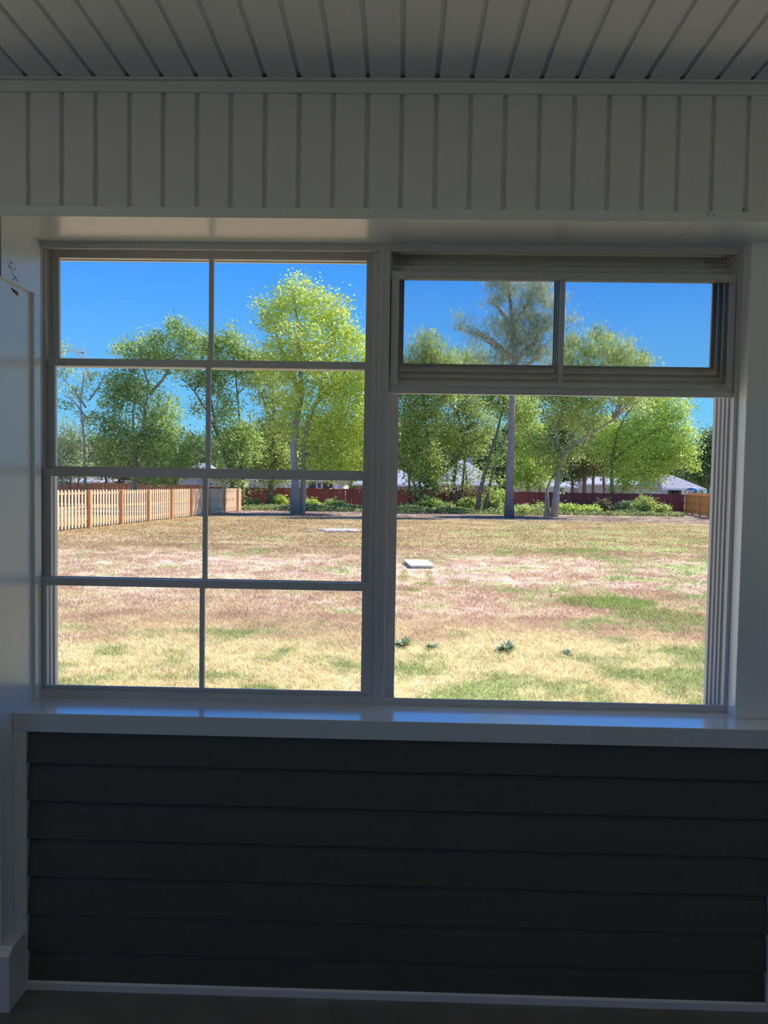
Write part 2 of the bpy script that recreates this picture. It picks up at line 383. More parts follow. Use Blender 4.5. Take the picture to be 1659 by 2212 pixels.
# ------------------------------------------------------------------ posts
p = empty('porch_post', (-1.30, 2.45, 0))
tag(p, 'white wrapped post left of the windows with scuffed top block', 'post')
BX(-1.37, -1.229, D0, DW, 0.0, 2.44).build('shaft', M_PVC, p, bevel=0.0015)
blk = BX(-1.40, -1.2155, D0, DW, 2.267, ZH + 0.001).build('head_block', M_PVC, p, bevel=0.001)
BX(-1.2300, -1.2180, 2.560, 2.605, ZS, 2.267).build('corner_bead', M_COIL, p)
BX(-1.2195, -1.2180, D0 - 0.0008, D0 + 0.0006, 2.268, ZH - 0.001).build('seam_line', M_SCUFF, blk)
bb = BX(-1.41, -1.189, 2.318, D1 + 0.004, 0.0, 0.178).build('base_block', M_PVC, p, bevel=0.001)
MB().prism([(2.318, 0.178), (D0, 0.196), (D1, 0.196), (D1, 0.178)], lambda u, v, tt: (tt, u, v), -1.41, -1.1895).build('base_cap', M_PVC, p)
for (ya, za, yb, zb_, w_) in ((2.381, 2.317, 2.420, 2.2995, 0.0016), (2.408, 2.2935, 2.447, 2.2745, 0.0018), (2.398, 2.327, 2.408, 2.3195, 0.0022), (2.414, 2.281, 2.417, 2.272, 0.0014), (2.425, 2.316, 2.432, 2.308, 0.0011), (2.385, 2.309, 2.396, 2.302, 0.0008)):
    a = np.array([-1.2153, ya, za]); b = np.array([-1.2153, yb, zb_]); c = (a + b) / 2 + np.array([0, 0.002, 0.0015])
    MB().tube([a, c, b], [w_ * 0.3, w_, w_ * 0.4], 5).build('scuff_mark', M_SCUFF, blk)
MB().tube([(-1.2285, 2.430, 2.2535), (-1.2275, 2.445, 2.2475), (-1.2275, 2.462, 2.2455), (-1.2285, 2.474, 2.2375)], [0.001, 0.004, 0.0045, 0.001], 6).build('chipped_spot', M_RUST, p)
p = empty('porch_post', (1.25, 2.6, 0.91))
tag(p, 'white square post at the right edge standing on the sill', 'post')
BX(1.1035, 1.36, 2.537, DW, ZS, ZH).build('shaft', M_PVC, p, bevel=0.0015)

# small nail heads and the dark chip in the last visible groove
nh = empty('nail_heads', (0.8, D0, 2.46)); tag(nh, 'dark nail heads and a chip along the header fascia', 'nail')
for x_, z_ in ((-0.090, 2.4685), (0.89, 2.468), (0.906, 2.468)):
    MB().tube([(x_, D0 - 0.0025, z_), (x_, D0 + 0.001, z_)], [0.0018, 0.0018], 8).build('nail_head', M_SCUFF, nh)
MB().tube([(0.9955, D0 + 0.012, 2.494), (0.9965, D0 + 0.011, 2.487), (0.994, D0 + 0.012, 2.479)], [0.0015, 0.003, 0.0025], 6).build('dark_chip', M_SCUFF, nh)

# ------------------------------------------------------------------ windows
TR = [2.607, 2.641, 2.675, 2.709]             # sash planes, nearest first
def sash(parent, name_label, x0, x1, ztop, y, stile, stile_r, xm, gl, hgt=0.402):
    rh = 0.0255; yt = y + 0.020; z0 = ztop - hgt
    s = MB()
    s.box(x0, x1, y, yt, ztop - rh, ztop)                   # top rail
    s.box(x0, x1, y, yt, z0, z0 + rh - 0.004)                # bottom rail with a set-back glazing bead
    s.box(x0 + 0.002, x1 - 0.002, y + 0.005, yt - 0.003, z0 + rh - 0.004, z0 + rh + 0.005)
    s.box(x0 + 0.0015, x0 + stile, y + 0.002, yt - 0.002, z0 + rh, ztop - rh)
    s.box(x1 - stile_r, x1 - 0.0015, y + 0.002, yt - 0.002, z0 + rh, ztop - rh)
    s.box(x0 + 0.004, x1 - 0.004, y - 0.0015, y, z0 + rh - 0.003, z0 + rh - 0.001)
    s.box(x0 + 0.004, x1 - 0.004, y - 0.0015, y, ztop - rh, ztop - rh + 0.002)
    o = s.build('sash', M_FRAME, parent)
    if name_label: o['label'] = name_label
    xc = xm
    BX(xc - 0.0078, xc + 0.0078, y + 0.003, yt - 0.003, z0 + rh, ztop - rh).build('muntin', M_FRAME, o)
    for xa, xb in ((x0 + stile, xc - 0.0078), (xc + 0.0078, x1 - stile_r)):
        BX(xa, xb, y + 0.0095, y + 0.0110, z0 + rh, ztop - rh).build('pane', gl, o)
    for xa in (x0 + 0.050, x1 - 0.072):
        MB().prism([(y + 0.001, ztop - rh + 0.004), (y - 0.003, ztop - rh + 0.006), (y - 0.003, ztop - rh + 0.010), (y + 0.001, ztop - rh + 0.014)], lambda u, v, t: (t, u, v), xa, xa + 0.022).build('latch', M_FRAME, o)
    return o

def frame(name, label, x0, x1):
    w = empty(name, ((x0 + x1) / 2, DW, ZS)); struct(w, label, 'window')
    return w
w1 = frame('window_1', 'left window, four stacked sashes closed over the lawn view', -1.235, -0.0665)
w2 = frame('window_2', 'right window, sashes raised to the top leaving lower half open', -0.0665, 1.104)
# frames
for wv, xa, xb, zl in ((w1, -1.235, -0.0665, 0.938), (w2, -0.0665, 1.104, 0.935)):
    MB().prism([(DW, 0.895), (DW, zl), (DW + 0.0065, zl), (DW + 0.0075, 0.915), (YOUT, 0.872), (YOUT, 0.850), (DW + 0.006, 0.850), (DW + 0.006, 0.895)], lambda u, v, t: (t, u, v), xa, xb).build('frame_sill', M_FRAME, wv)
    MB().prism([(DW, 2.4255), (DW, 2.495), (YOUT, 2.495), (YOUT, 2.428), (YOUT - 0.012, 2.428), (YOUT - 0.012, 2.488), (DW + 0.0075, 2.488), (DW + 0.0065, 2.4255)], lambda u, v, t: (t, u, v), xa, xb).build('frame_head', M_FRAME, wv)
BX(-1.235, -1.208, DW + 0.003, DW + 0.010, 0.938, 0.944).build('sill_lip', M_FRAME, w1)
BX(-1.2505, -1.2355, DW + 0.0008, YOUT, 0.86, 2.49).build('jamb', M_FRAME, w1)
BX(1.0905, 1.1033, DW - 0.0008, YOUT, 0.86, 2.49).build('jamb', M_FRAME, w2)
BX(1.1034, 1.36, DW + 0.001, YOUT, 0.0, 2.48).build('side_casing', M_FRAME, w2)
BX(-1.40, -1.2505, DW + 0.001, YOUT, 0.0, 2.48).build('side_casing', M_FRAME, w1)
BX(-0.086, -0.0665, DW - 0.001, YOUT, 0.88, 2.49).build('jamb', M_FRAME, w1, bevel=0.0008)
BX(-0.0665, -0.0475, DW - 0.001, YOUT, 0.88, 2.49).build('jamb', M_FRAME, w2, bevel=0.0008)
BX(-0.130, -0.0665, 2.735, YOUT, 0.86, 2.49).build('outer_flange', M_FRAME, w1)
BX(-0.0665, -0.014, 2.735, YOUT, 0.86, 2.49).build('outer_flange', M_FRAME, w2)
for yr in (2.6305, 2.6645, 2.6985, 2.7325):
    BX(-1.2360, -1.2285, yr, yr + 0.0028, 0.89, 2.486).build('track_rib', M_FRAME, w1)
    BX(-0.0935, -0.0860, yr, yr + 0.0028, 0.89, 2.486).build('track_rib', M_FRAME, w1)
    BX(-0.0480, -0.0410, yr, yr + 0.0028, 0.89, 2.486).build('track_rib', M_FRAME, w2)
    BX(1.0840, 1.0908, yr, yr + 0.0028, 0.89, 2.486).build('track_rib', M_FRAME, w2)
BX(-0.104, -0.0862, DW + 0.006, DW + 0.012, 0.938, 2.424).build('cover_strip', M_FRAME, w1, bevel=0.0008)
for zt, y in ((2.450, TR[3]), (2.073, TR[2]), (1.693, TR[1]), (1.3215, TR[0])):
    sash(w1, None, -1.2325, -0.105 if y > 2.61 else -0.092, zt, y, 0.030, 0.027 if y > 2.61 else 0.034, -0.670, M_GLASS)
for i, (zt, y, sl, sr) in enumerate(((2.3635, TR[0], 0.027, 0.019), (2.391, TR[1], 0.030, 0.024), (2.4165, TR[2], 0.034, 0.030), (2.447, TR[3], 0.044, 0.036))):
    sash(w2, None, -0.045, 1.0895, zt, y, sl, sr, 0.5225, M_GLASSW if i == 3 else M_GLASS)
BX(0.60, 0.64, DW - 0.004, DW, 0.925, 0.931).build('latch_keeper', M_FRAME, w2)
BX(0.985, 1.03, DW - 0.003, DW + 0.001, 0.912, 0.918).build('latch_keeper', M_FRAME, w2)

# ------------------------------------------------------------------ lawn things
def on_ground(px, py):
    y = 20.0
    for _ in range(40):
        d = MC @ np.array([(px - W_PX / 2) / F_PX, 1.0, -(py - H_PX / 2) / F_PX])
        k = (gz(0, y) - CAM_Z) / d[2]; y = k * d[1]
    return k * d[0], y
def blades(n, ylo, yhi, h, w, crad, per, seed=1):
    r = np.random.default_rng(seed); m_ = n // per          # grass grows in clumps with bare soil showing between
    y = ylo + (yhi - ylo) * r.random(m_); x = (-0.52 + 1.08 * r.random(m_)) * y
    rad = np.repeat(crad * (0.4 + 1.2 * r.random(m_)), per)
    cx = np.repeat(x, per) + r.normal(0, 1, m_ * per) * rad; cyy = np.repeat(y, per) + r.normal(0, 1, m_ * per) * rad
    return tri_blades(cx, cyy, h, w, r)
def tri_blades(cx, cyy, h, w, r, zoff=0.0, lean=1.7):
    n = len(cx)
    z = np.array([gz(0, t_) for t_ in cyy]) if n < 5000 else (-0.10 - 0.0095 * np.maximum(0, cyy - 22.0))
    ang = r.random(n) * 2 * np.pi; hh = h * (0.4 + 0.9 * r.random(n)); ww = w * (0.6 + 0.8 * r.random(n))
    la = r.random(n) * 2 * np.pi; ll = hh * lean * r.random(n) * 1.3
    v = np.zeros((n, 3, 3), np.float32)
    v[:, 0, 0] = cx - np.cos(ang) * ww / 2; v[:, 0, 1] = cyy - np.sin(ang) * ww / 2; v[:, 0, 2] = z - 0.01 + zoff
    v[:, 1, 0] = cx + np.cos(ang) * ww / 2; v[:, 1, 1] = cyy + np.sin(ang) * ww / 2; v[:, 1, 2] = z - 0.01 + zoff
    v[:, 2, 0] = cx + np.cos(la) * ll; v[:, 2, 1] = cyy + np.sin(la) * ll; v[:, 2, 2] = z + hh * 0.8 + zoff
    return v
def poly_mesh(name, v, m_, tint):      # v: (n, k, 3) separate k-gons
    n, k, _ = v.shape
    me = bpy.data.meshes.new(name)
    me.vertices.add(n * k); me.vertices.foreach_set('co', v.reshape(-1).astype(np.float32))
    me.loops.add(n * k); me.loops.foreach_set('vertex_index', np.arange(n * k, dtype=np.int32))
    me.polygons.add(n); me.polygons.foreach_set('loop_start', np.arange(0, n * k, k, dtype=np.int32))
    a = me.attributes.new('tint', 'FLOAT', 'POINT'); a.data.foreach_set('value', np.repeat(tint, k).astype(np.float32))
    me.materials.append(m_); me.update(calc_edges=True)
    return me
V = np.concatenate([blades(140000, 5.6, 10.0, 0.045, 0.010, 0.10, 10, 11), blades(70000, 5.6, 13.0, 0.045, 0.012, 0.10, 12, 14),
                    blades(145000, 8.5, 20.0, 0.042, 0.015, 0.11, 30, 12), blades(130000, 18.0, 44.0, 0.045, 0.026, 0.22, 14, 13)])
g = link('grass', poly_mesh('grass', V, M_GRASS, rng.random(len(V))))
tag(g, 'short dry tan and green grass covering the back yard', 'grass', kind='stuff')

# white lid with a grey riser
lx, ly = 0.385, 15.78
lid = empty('utility_lid', (lx, ly, gz(0, ly)))
tag(lid, 'flat white square lid lying on the dirt, seen through the open window', 'lid')
MB().prism([(-0.27, 0.50), (0.25, 0.50), (0.27, -0.42), (-0.23, -0.46)], lambda u, v, t: (lx + u * 0.98 - 0.09 * v * 1.0, ly + v * 1.15, t), -0.055, -0.035).build('cover', M_LID, lid, bevel=0.004)
MB().prism([(-0.24, 0.46), (0.23, 0.46), (0.24, -0.38), (-0.20, -0.42)], lambda u, v, t: (lx + u * 0.98 - 0.09 * v, ly + v * 1.15, t), -0.14, -0.055).build('riser', M_LIDR, lid)

# sod seams and brighter tufts
def grass_patch(px, py, rx, ry, n, h, m_, label, seed):
    x, y = on_ground(px, py); r = np.random.default_rng(seed)
    a = r.random(n) * 2 * np.pi; q = np.sqrt(r.random(n))
    v = tri_blades(x + np.cos(a) * q * rx, y + np.sin(a) * q * ry, h, 0.012, r)
    o = link('grass_tuft', poly_mesh('grass_tuft', v, m_, r.random(n)))
    return tag(o, label, 'grass tuft', kind='stuff')
M_TUFT = leafmat('fresh_green_grass', (0.20, 0.30, 0.06), (0.34, 0.48, 0.11), (0.52, 0.66, 0.20), 0.3, 3)
M_TUFTY = leafmat('yellowish_green_grass', (0.34, 0.36, 0.10), (0.50, 0.50, 0.17), (0.68, 0.66, 0.30), 0.3, 3)
for px, py, rx, ry, n, h, m_, lb in (
    (873, 1242, 0.06, 0.9, 260, 0.05, M_TUFTY, 'thin green grass seam running forward left of the white lid'),
    (928, 1245, 0.06, 0.9, 260, 0.05, M_TUFTY, 'thin green grass seam running forward right of the white lid'),
    (880, 1200, 0.05, 0.9, 160, 0.05, M_TUFTY, 'short green grass seam just behind the white lid'),
    (972, 1238, 0.22, 0.45, 220, 0.05, M_TUFTY, 'green grass seam on the dirt well right of the white lid'),
    (992, 1258, 0.20, 0.40, 240, 0.05, M_TUFTY, 'green grass seam end nearest us, right of the white lid'),
    (1310, 1302, 0.75, 0.55, 2600, 0.07, M_TUFT, 'bright green grass clump in the right half of the yard'),
    (1420, 1330, 0.60, 0.60, 1800, 0.06, M_TUFT, 'green grass clump nearer the right frame of the open window'),
    (1230, 1188, 0.70, 0.50, 900, 0.05, M_TUFT, 'green strip in the tan lawn far right of the white lid'),
    (915, 1262, 0.20, 0.15, 160, 0.05, M_TUFT, 'small green tuft on the pink dirt in front of the lid'),
    (890, 1275, 0.16, 0.12, 140, 0.05, M_TUFT, 'small green tuft nearest the mullion in front of the lid')):
    grass_patch(px, py, rx, ry, n, h, m_, lb, int(px))
def weed(px, py, r0, n, label, seed):
    x, y = on_ground(px, py); r = np.random.default_rng(seed); z = gz(x, y)
    w = empty('weed_plant', (x, y, z)); tag(w, label, 'weed', 'silvery weeds in the near grass')
    L = []
    for i in range(n):
        a = r.random() * 2 * np.pi; l = r0 * (0.6 + 0.5 * r.random()); el = 0.25 + 0.9 * r.random()
        d = np.array([math.cos(a) * math.cos(el), math.sin(a) * math.cos(el), math.sin(el)]); s_ = np.array([-math.sin(a), math.cos(a), 0]) * 0.011
        b = np.array([x, y, z + 0.005]); mid = b + d * l * 0.55
        L.append([b, mid - s_, b + d * l + np.array([0, 0, -0.02]), mid + s_])
    o = link('leaves', poly_mesh('leaves', np.array(L), L_WEED, r.random(n)), w); o['kind'] = 'stuff'
    MB().tube([(x, y, z - 0.01), (x, y, z + 0.03)], [0.012, 0.006], 5).build('crown', L_WEED, w)
weed(872, 1398, 0.15, 70, 'silvery green rosette weed hard against the mullion', 1)
weed(935, 1402, 0.10, 40, 'small browned weed between two silvery rosettes', 2)
weed(1095, 1408, 0.16, 80, 'silvery green rosette weed in the middle of the open window', 3)
weed(1225, 1416, 0.10, 30, 'small pale weed right of the middle rosette', 4)
gv = MB(); r = np.random.default_rng(5)
for i in range(170):
    x, y = -1.9 + r.normal(0, 0.42), 26.1 + r.normal(0, 0.35); s_ = 0.03 + 0.05 * r.random(); z = gz(x, y)
    gv.box(x - s_, x + s_, y - s_, y + s_, z - 0.01, z + s_ * 0.6)
o = gv.build('gravel', M_GRAVEL); tag(o, 'strip of pale stones far out on the lawn, left window', 'gravel', kind='stuff')

# ------------------------------------------------------------------ fences
def board_mesh(name, w, h, t, m_, tip=0.03):
    pr = [(-w / 2, 0), (w / 2, 0), (w / 2, h - tip), (w / 2 - tip, h), (-w / 2 + tip, h), (-w / 2, h - tip)]
    return MB().prism(pr, lambda u, v, tt: (u, tt, v), -t / 2, t / 2).mesh(name, m_)
def fence(name, label, A, B, hgt, pitch, m_board, m_post, wboard, both, postgap, rails=(0.15, 0.55, 0.92), tip=0.02, rail_side=1, group=None):
    A = np.array(A, float); B = np.array(B, float); L = np.linalg.norm(B - A); d = (B - A) / L; nrm = np.array([-d[1], d[0]]); ang = math.atan2(d[1], d[0])
    f = empty(name, (A[0], A[1], gz(*A))); tag(f, label, 'fence', group)
    variants = [board_mesh('picket', wboard, hgt, 0.016, m_board, tip), board_mesh('picket', wboard, hgt - 0.025, 0.016, m_board, tip)]
    n = int(L / pitch)
    for i in range(n):
        q = A + d * (i + 0.5) * pitch
        off = 0.03 if (i % 2 == 0 or not both) else -0.03
        q2 = q + nrm * off * rail_side
        o = bpy.data.objects.new('picket', variants[int(rng.random() < 0.35)]); COL.objects.link(o)
        o.parent = f; o.matrix_parent_inverse = f.matrix_world.inverted()
        o.location = (q2[0], q2[1], gz(*q2) + 0.03 + rng.normal(0, 0.004)); o.rotation_euler = (0, rng.normal(0, 0.004), ang)
    for fr in rails:
        za, zb2 = gz(*A) + 0.03 + hgt * fr, gz(*B) + 0.03 + hgt * fr
        nn = 1
        c = [(-0.019, -0.04), (0.019, -0.04), (0.019, 0.04), (-0.019, 0.04)]
        MB().prism(c, lambda u, v, tt: (A[0] + d[0] * tt * L + nrm[0] * u, A[1] + d[1] * tt * L + nrm[1] * u, za + (zb2 - za) * tt + v), 0, 1).build('rail', m_post, f)
    k = 0.0
    pmz = BX(-0.055, 0.055, -0.055, 0.055, -0.2, hgt + 0.03).mesh('post', m_post)
    while k < L:
        q = A + d * k - nrm * 0.075 * rail_side
        o = bpy.data.objects.new('post', pmz); COL.objects.link(o); o.parent = f; o.matrix_parent_inverse = f.matrix_world.inverted()
        o.location = (q[0], q[1], gz(*q)); o.rotation_euler = (0, 0, ang)
        k += postgap
    return f
fence('picket_fence', 'sunlit new pine picket fence running back along the yard\'s left side', (-10.75, 20.6), (-8.95, 43.4), 1.22, 0.108, M_PINE, M_PINEP, 0.092, True, 2.44, rail_side=1)
fence('red_fence', 'long dark red board fence closing the back of the yard', (-13.0, 52.5), (19.05, 52.5), 1.24, 0.14, M_RED, M_RED, 0.135, False, 2.44, rail_side=-1)
fence('orange_fence', 'orange cedar fence section beside the right end of the red fence', (19.1, 52.4), (17.4, 43.0), 1.24, 0.12, M_CEDAR, M_CEDAR, 0.10, True, 2.44, rail_side=1)
fence('brown_fence', 'brown-red neighbour fence seen over the pine pickets at far left', (-30.0, 50.5), (-13.2, 52.0), 1.36, 0.15, M_BROWNF, M_BROWNF, 0.145, False, 2.44, rail_side=-1)
fence('brown_fence', 'brown fence beyond the orange section at the far right', (19.3, 52.6), (36.0, 54.0), 1.34, 0.15, M_CEDAR, M_CEDAR, 0.145, False, 2.44, rail_side=-1)

# ------------------------------------------------------------------ trees
def leaf_cloud(centres, radii, n_per, size, r, up=0.35, aspect=0.55, flat=1.0, droop=0.0):
    cs = np.repeat(centres, n_per, axis=0); rs = np.repeat(radii, n_per)[:, None]
    n = len(cs)
    p = cs + r.normal(0, 1, (n, 3)) * rs * np.array([1, 1, 0.8 * flat]) * 0.55
    nrm = r.normal(0, 1, (n, 3)); nrm[:, 2] = np.abs(nrm[:, 2]) + up; nrm /= np.linalg.norm(nrm, axis=1)[:, None]
    a = np.cross(nrm, r.normal(0, 1, (n, 3))); a[:, 2] -= droop; a /= np.linalg.norm(a, axis=1)[:, None]; b = np.cross(nrm, a)
    s_ = size * (0.6 + 0.8 * r.random(n))[:, None]
    v = np.stack([p - a * s_ * 0.5, p - b * s_ * aspect * 0.5, p + a * s_ * 0.5, p + b * s_ * aspect * 0.5], axis=1)
    ct = np.repeat(r.random(len(centres)), n_per)
    return v, np.clip(0.62 * ct + 0.38 * r.random(n), 0, 1)
def tree(name, label, Y, stems, blobs, leaf, bark, size=0.15, dens=1.0, clump=0.55, npc=26, w=7.0, seed=0, group=None, rdep=0.85, aspect=0.55, droop=0.0, twig=True, cat='tree'):
    r = np.random.default_rng(seed + 100); sc = F_PX / Y
    base = at(stems[0][0][0], stems[0][0][1], Y); gzz = gz(base[0], Y)
    t = empty(name, (base[0], Y, gzz)); tag(t, label, cat, group)
    skel = []
    for si, st in enumerate(stems):
        wpx = w if si == 0 else w * 0.75
        pts = [at(x, y, Y) for x, y in st]
        j = 0.0
        for i, p in enumerate(pts):
            p[1] += (r.normal(0, 0.25) if i else 0) + (si * 0.25 if si else 0)
        if st[0][1] > 1040: pts[0][2] = gzz - 0.1
        n = len(pts); ra = [max(0.012, wpx / sc / 2 * (1 - 0.82 * i / max(1, n - 1))) for i in range(n)]
        if st[0][1] > 1040: ra[0] *= 1.25
        MB().tube(pts, ra, 8).build('trunk', bark, t, smooth=True)
        for i in range(n - 1):
            for f_ in np.linspace(0, 1, 5)[:-1]:
                q = pts[i] * (1 - f_) + pts[i + 1] * f_
                if q[2] - gzz > 1.2: skel.append(q)
    skel = np.array(skel if skel else [base])
    cs = []; rr = []
    for bl in blobs:
        cx, cy_, rx, ry = bl[:4]; dd = bl[4] if len(bl) > 4 else 1.0
        c = at(cx, cy_, Y); ax = np.array([rx / sc, rx / sc * rdep, ry / sc])
        nc = max(3, int(dens * dd * (rx * ry) / (sc * sc) * 30.0 / clump))
        u = r.normal(0, 1, (nc, 3)); u /= np.linalg.norm(u, axis=1)[:, None]
        q = c + u * ax * (r.random((nc, 1)) ** 0.42) * 0.98
        cs.append(q); rr.append(clump * (0.6 + 0.7 * r.random(nc)))
    cs = np.concatenate(cs); rr = np.concatenate(rr)
    keep = cs[:, 2] > gzz + 0.3; cs = cs[keep]; rr = rr[keep]
    v, ti = leaf_cloud(cs, rr, npc, size * 1.08, r, aspect=aspect, droop=droop)
    o = link('foliage', poly_mesh('foliage', v, leaf, ti), t); o['kind'] = 'stuff'
    if twig:
        b = MB()
        idx = r.permutation(len(cs))[:min(int(len(cs) * 0.35), 90)]
        for i in idx:
            c = cs[i]; d2 = ((skel - c) ** 2 * np.array([1, 1, 0.8])).sum(1) + (skel[:, 2] > c[2] - 0.1) * 6.0
            s_ = skel[int(np.argmin(d2))]
            mid = (s_ + c) / 2 + np.array([0, 0, 0.12]) * np.linalg.norm(c - s_) + r.normal(0, 0.12, 3)
            L = np.linalg.norm(c - s_); r0 = 0.012 + 0.011 * L
            b.tube([s_, s_ * 0.5 + mid * 0.5 + r.normal(0, 0.05, 3), mid, c], [r0, r0 * 0.8, r0 * 0.55, 0.008], 4, cap=False)
        if b.v:
            o = b.build('branches', bark, t); o['kind'] = 'stuff'
    return t
G1 = 'tall trees at the back of the yard'
tree('tree', 'sparse thin tree with bare branch tips behind the pine fence, far left', 47, [[(186, 1062), (184, 950), (181, 870), (182, 790), (178, 735)], [(182, 880), (152, 835), (130, 818)], [(182, 905), (145, 862), (124, 850)], [(182, 862), (208, 820), (216, 795)], [(182, 820), (168, 770), (163, 745)]],
     [(140, 800, 18, 24, .7), (158, 845, 18, 14, .6), (205, 812, 12, 12, .6), (185, 840, 14, 40, .4), (132, 755, 18, 16, .6), (140, 872, 20, 12, .6), (190, 905, 25, 14, .6)], L_OLI, M_BARKG, size=0.14, w=6, seed=1, clump=0.4, npc=20)
tree('tree', 'low rounded grey-green tree just inside the left window frame', 50, [[(150, 1062), (152, 1000), (150, 930)], [(160, 1062), (168, 990), (172, 950)]],
     [(155, 945, 38, 44), (140, 1005, 38, 42), (185, 1010, 30, 30)], L_BLU, M_BARKB, size=0.13, w=5, seed=2)
tree('tree', 'forked grey trunk tree with wide green crown behind the pine fence', 48.5, [[(290, 1062), (291, 1000), (293, 962), (310, 925), (317, 880), (318, 830), (310, 785), (300, 740)], [(293, 965), (286, 925), (291, 880), (296, 840)], [(318, 850), (350, 820), (372, 780), (380, 730)], [(312, 925), (350, 880), (365, 840)]],
     [(250, 850, 42, 42), (238, 920, 45, 45), (335, 900, 58, 60), (375, 955, 52, 45), (290, 830, 55, 40), (300, 960, 50, 40), (240, 985, 40, 40), (350, 1010, 60, 32), (405, 1000, 38, 34, .8), (340, 1030, 60, 20, .7), (280, 760, 45, 24, .9), (330, 745, 48, 32), (385, 712, 30, 34, .9), (350, 780, 60, 25), (420, 745, 35, 42), (395, 790, 40, 24, .7)], L_GRN, M_BARKG, size=0.15, w=11, seed=3)
tree('tree', 'dark shaded tree filling in behind the forked grey trunk', 54, [[(255, 1062), (258, 1000), (262, 950)], [(230, 1062), (226, 1010), (215, 960)]],
     [(250, 1000, 60, 42), (200, 1000, 40, 42), (310, 1020, 50, 28)], L_DRK, M_BARKB, size=0.15, w=8, seed=4)
tree('tree', 'leaning multi-stem tree right of the left muntin, branches arching left', 45.5, [[(508, 1100), (500, 1040), (487, 985), (466, 940), (448, 890), (420, 845), (395, 820)], [(520, 1098), (522, 1020), (516, 940), (510, 870), (503, 790), (498, 730)], [(466, 940), (455, 860), (458, 790)]],
     [(470, 800, 42, 55), (425, 815, 36, 34, .8), (500, 740, 38, 40), (545, 790, 50, 50), (482, 890, 32, 60, .8), (525, 960, 45, 60), (470, 965, 30, 36, .7), (505, 1035, 34, 30, .8), (500, 1068, 26, 22, .8), (455, 745, 28, 38), (430, 880, 22, 25, .5)], L_GRN, M_BARKB, size=0.15, w=10, seed=5)
tree('tree', 'dark straight trunk tree between the leaning stems and the thick pale trunk', 50, [[(583, 1096), (586, 1010), (592, 940), (590, 860), (592, 790)], [(590, 1000), (606, 960), (620, 930)], [(592, 930), (570, 880), (560, 840)]],
     [(590, 860, 45, 58, .8), (572, 950, 48, 55), (560, 800, 45, 40), (612, 990, 35, 35), (560, 1010, 35, 25), (600, 1030, 36, 16), (565, 1052, 24, 18, .5)], L_OLI, M_BARKB, size=0.15, w=13, seed=6)
tree('tree', 'tallest yellow-green tree with thick pale double trunk, left window', 40.5, [[(637, 1112), (637, 1040), (636, 965), (642, 900), (651, 850), (647, 760), (641, 690), (632, 625)], [(650, 1110), (652, 1035), (655, 970), (664, 915), (684, 860), (706, 790), (722, 710)], [(651, 850), (620, 790), (598, 730), (590, 690)], [(684, 860), (730, 820), (765, 770)], [(655, 970), (690, 935), (740, 900)]],
     [(640, 640, 55, 42), (588, 680, 40, 42), (700, 672, 56, 46), (745, 722, 42, 50), (655, 740, 90, 60), (600, 790, 52, 45), (700, 810, 80, 60), (745, 880, 58, 75), (690, 930, 60, 55), (745, 990, 52, 50), (640, 870, 48, 45), (790, 800, 40, 80), (800, 920, 50, 80), (690, 1000, 45, 30), (610, 920, 40, 30, .6), (700, 1022, 46, 20, .8), (752, 1022, 38, 22, .8)], L_YEL, M_BARKG, size=0.14, w=18, seed=7, clump=0.5, rdep=1.3)
tree('tree', 'many-stemmed leaning tree just right of the mullion in the open window', 49, [[(930, 1098), (929, 1040), (930, 975), (918, 905), (914, 850), (916, 780)], [(907, 1088), (895, 1045), (872, 1005), (848, 970)], [(918, 1092), (906, 1040), (890, 985), (866, 930)], [(940, 1098), (944, 1040), (958, 1000)], [(888, 1096), (884, 1040), (878, 990)]],
     [(875, 925, 50, 50), (920, 900, 45, 50), (905, 975, 45, 40), (860, 990, 35, 35), (905, 1022, 34, 26, .7), (945, 1010, 28, 30, .7), (950, 1056, 24, 20, .35), (888, 1056, 26, 18, .4), (925, 752, 48, 42), (895, 800, 50, 45), (960, 790, 45, 40), (870, 860, 45, 40), (940, 850, 50, 40)], L_OLI, M_BARKB, size=0.15, w=10, seed=8)
tree('tree', 'shaggy olive tree with short twin trunks before the pale roof', 51.3, [[(985, 1100), (980, 1045), (986, 995), (1002, 960), (990, 900), (965, 855)], [(997, 1100), (1000, 1050), (1004, 1000), (1010, 950)], [(986, 995), (960, 970), (945, 950)], [(1014, 1100), (1011, 1045), (1004, 985)], [(968, 1098), (970, 1050), (962, 1000)]],
     [(985, 925, 55, 45), (1000, 862, 50, 45), (962, 965, 40, 30), (1015, 790, 50, 45), (1035, 905, 40, 50), (965, 830, 40, 40), (1030, 960, 34, 30, .8), (1000, 1012, 28, 22, .5), (1046, 1022, 24, 18, .5), (965, 1030, 24, 18, .5), (1010, 1054, 26, 22, .45)], L_OLI, M_BARKB, size=0.14, w=11, seed=9)
tree('tree', 'tree with two parallel trunks leaning right beside the straight pine', 46.5, [[(1030, 1102), (1037, 1062), (1055, 995), (1075, 935), (1088, 875), (1083, 820)], [(1047, 1098), (1058, 1052), (1075, 992), (1095, 940), (1112, 895)]],
     [(1075, 870, 45, 35, .8), (1050, 830, 42, 35, .8), (1130, 890, 40, 42), (1085, 800, 40, 30, .6), (1062, 1046, 20, 26, .45), (1075, 990, 26, 24, .5)], L_GRN, M_BARKB, size=0.15, w=11, seed=10)
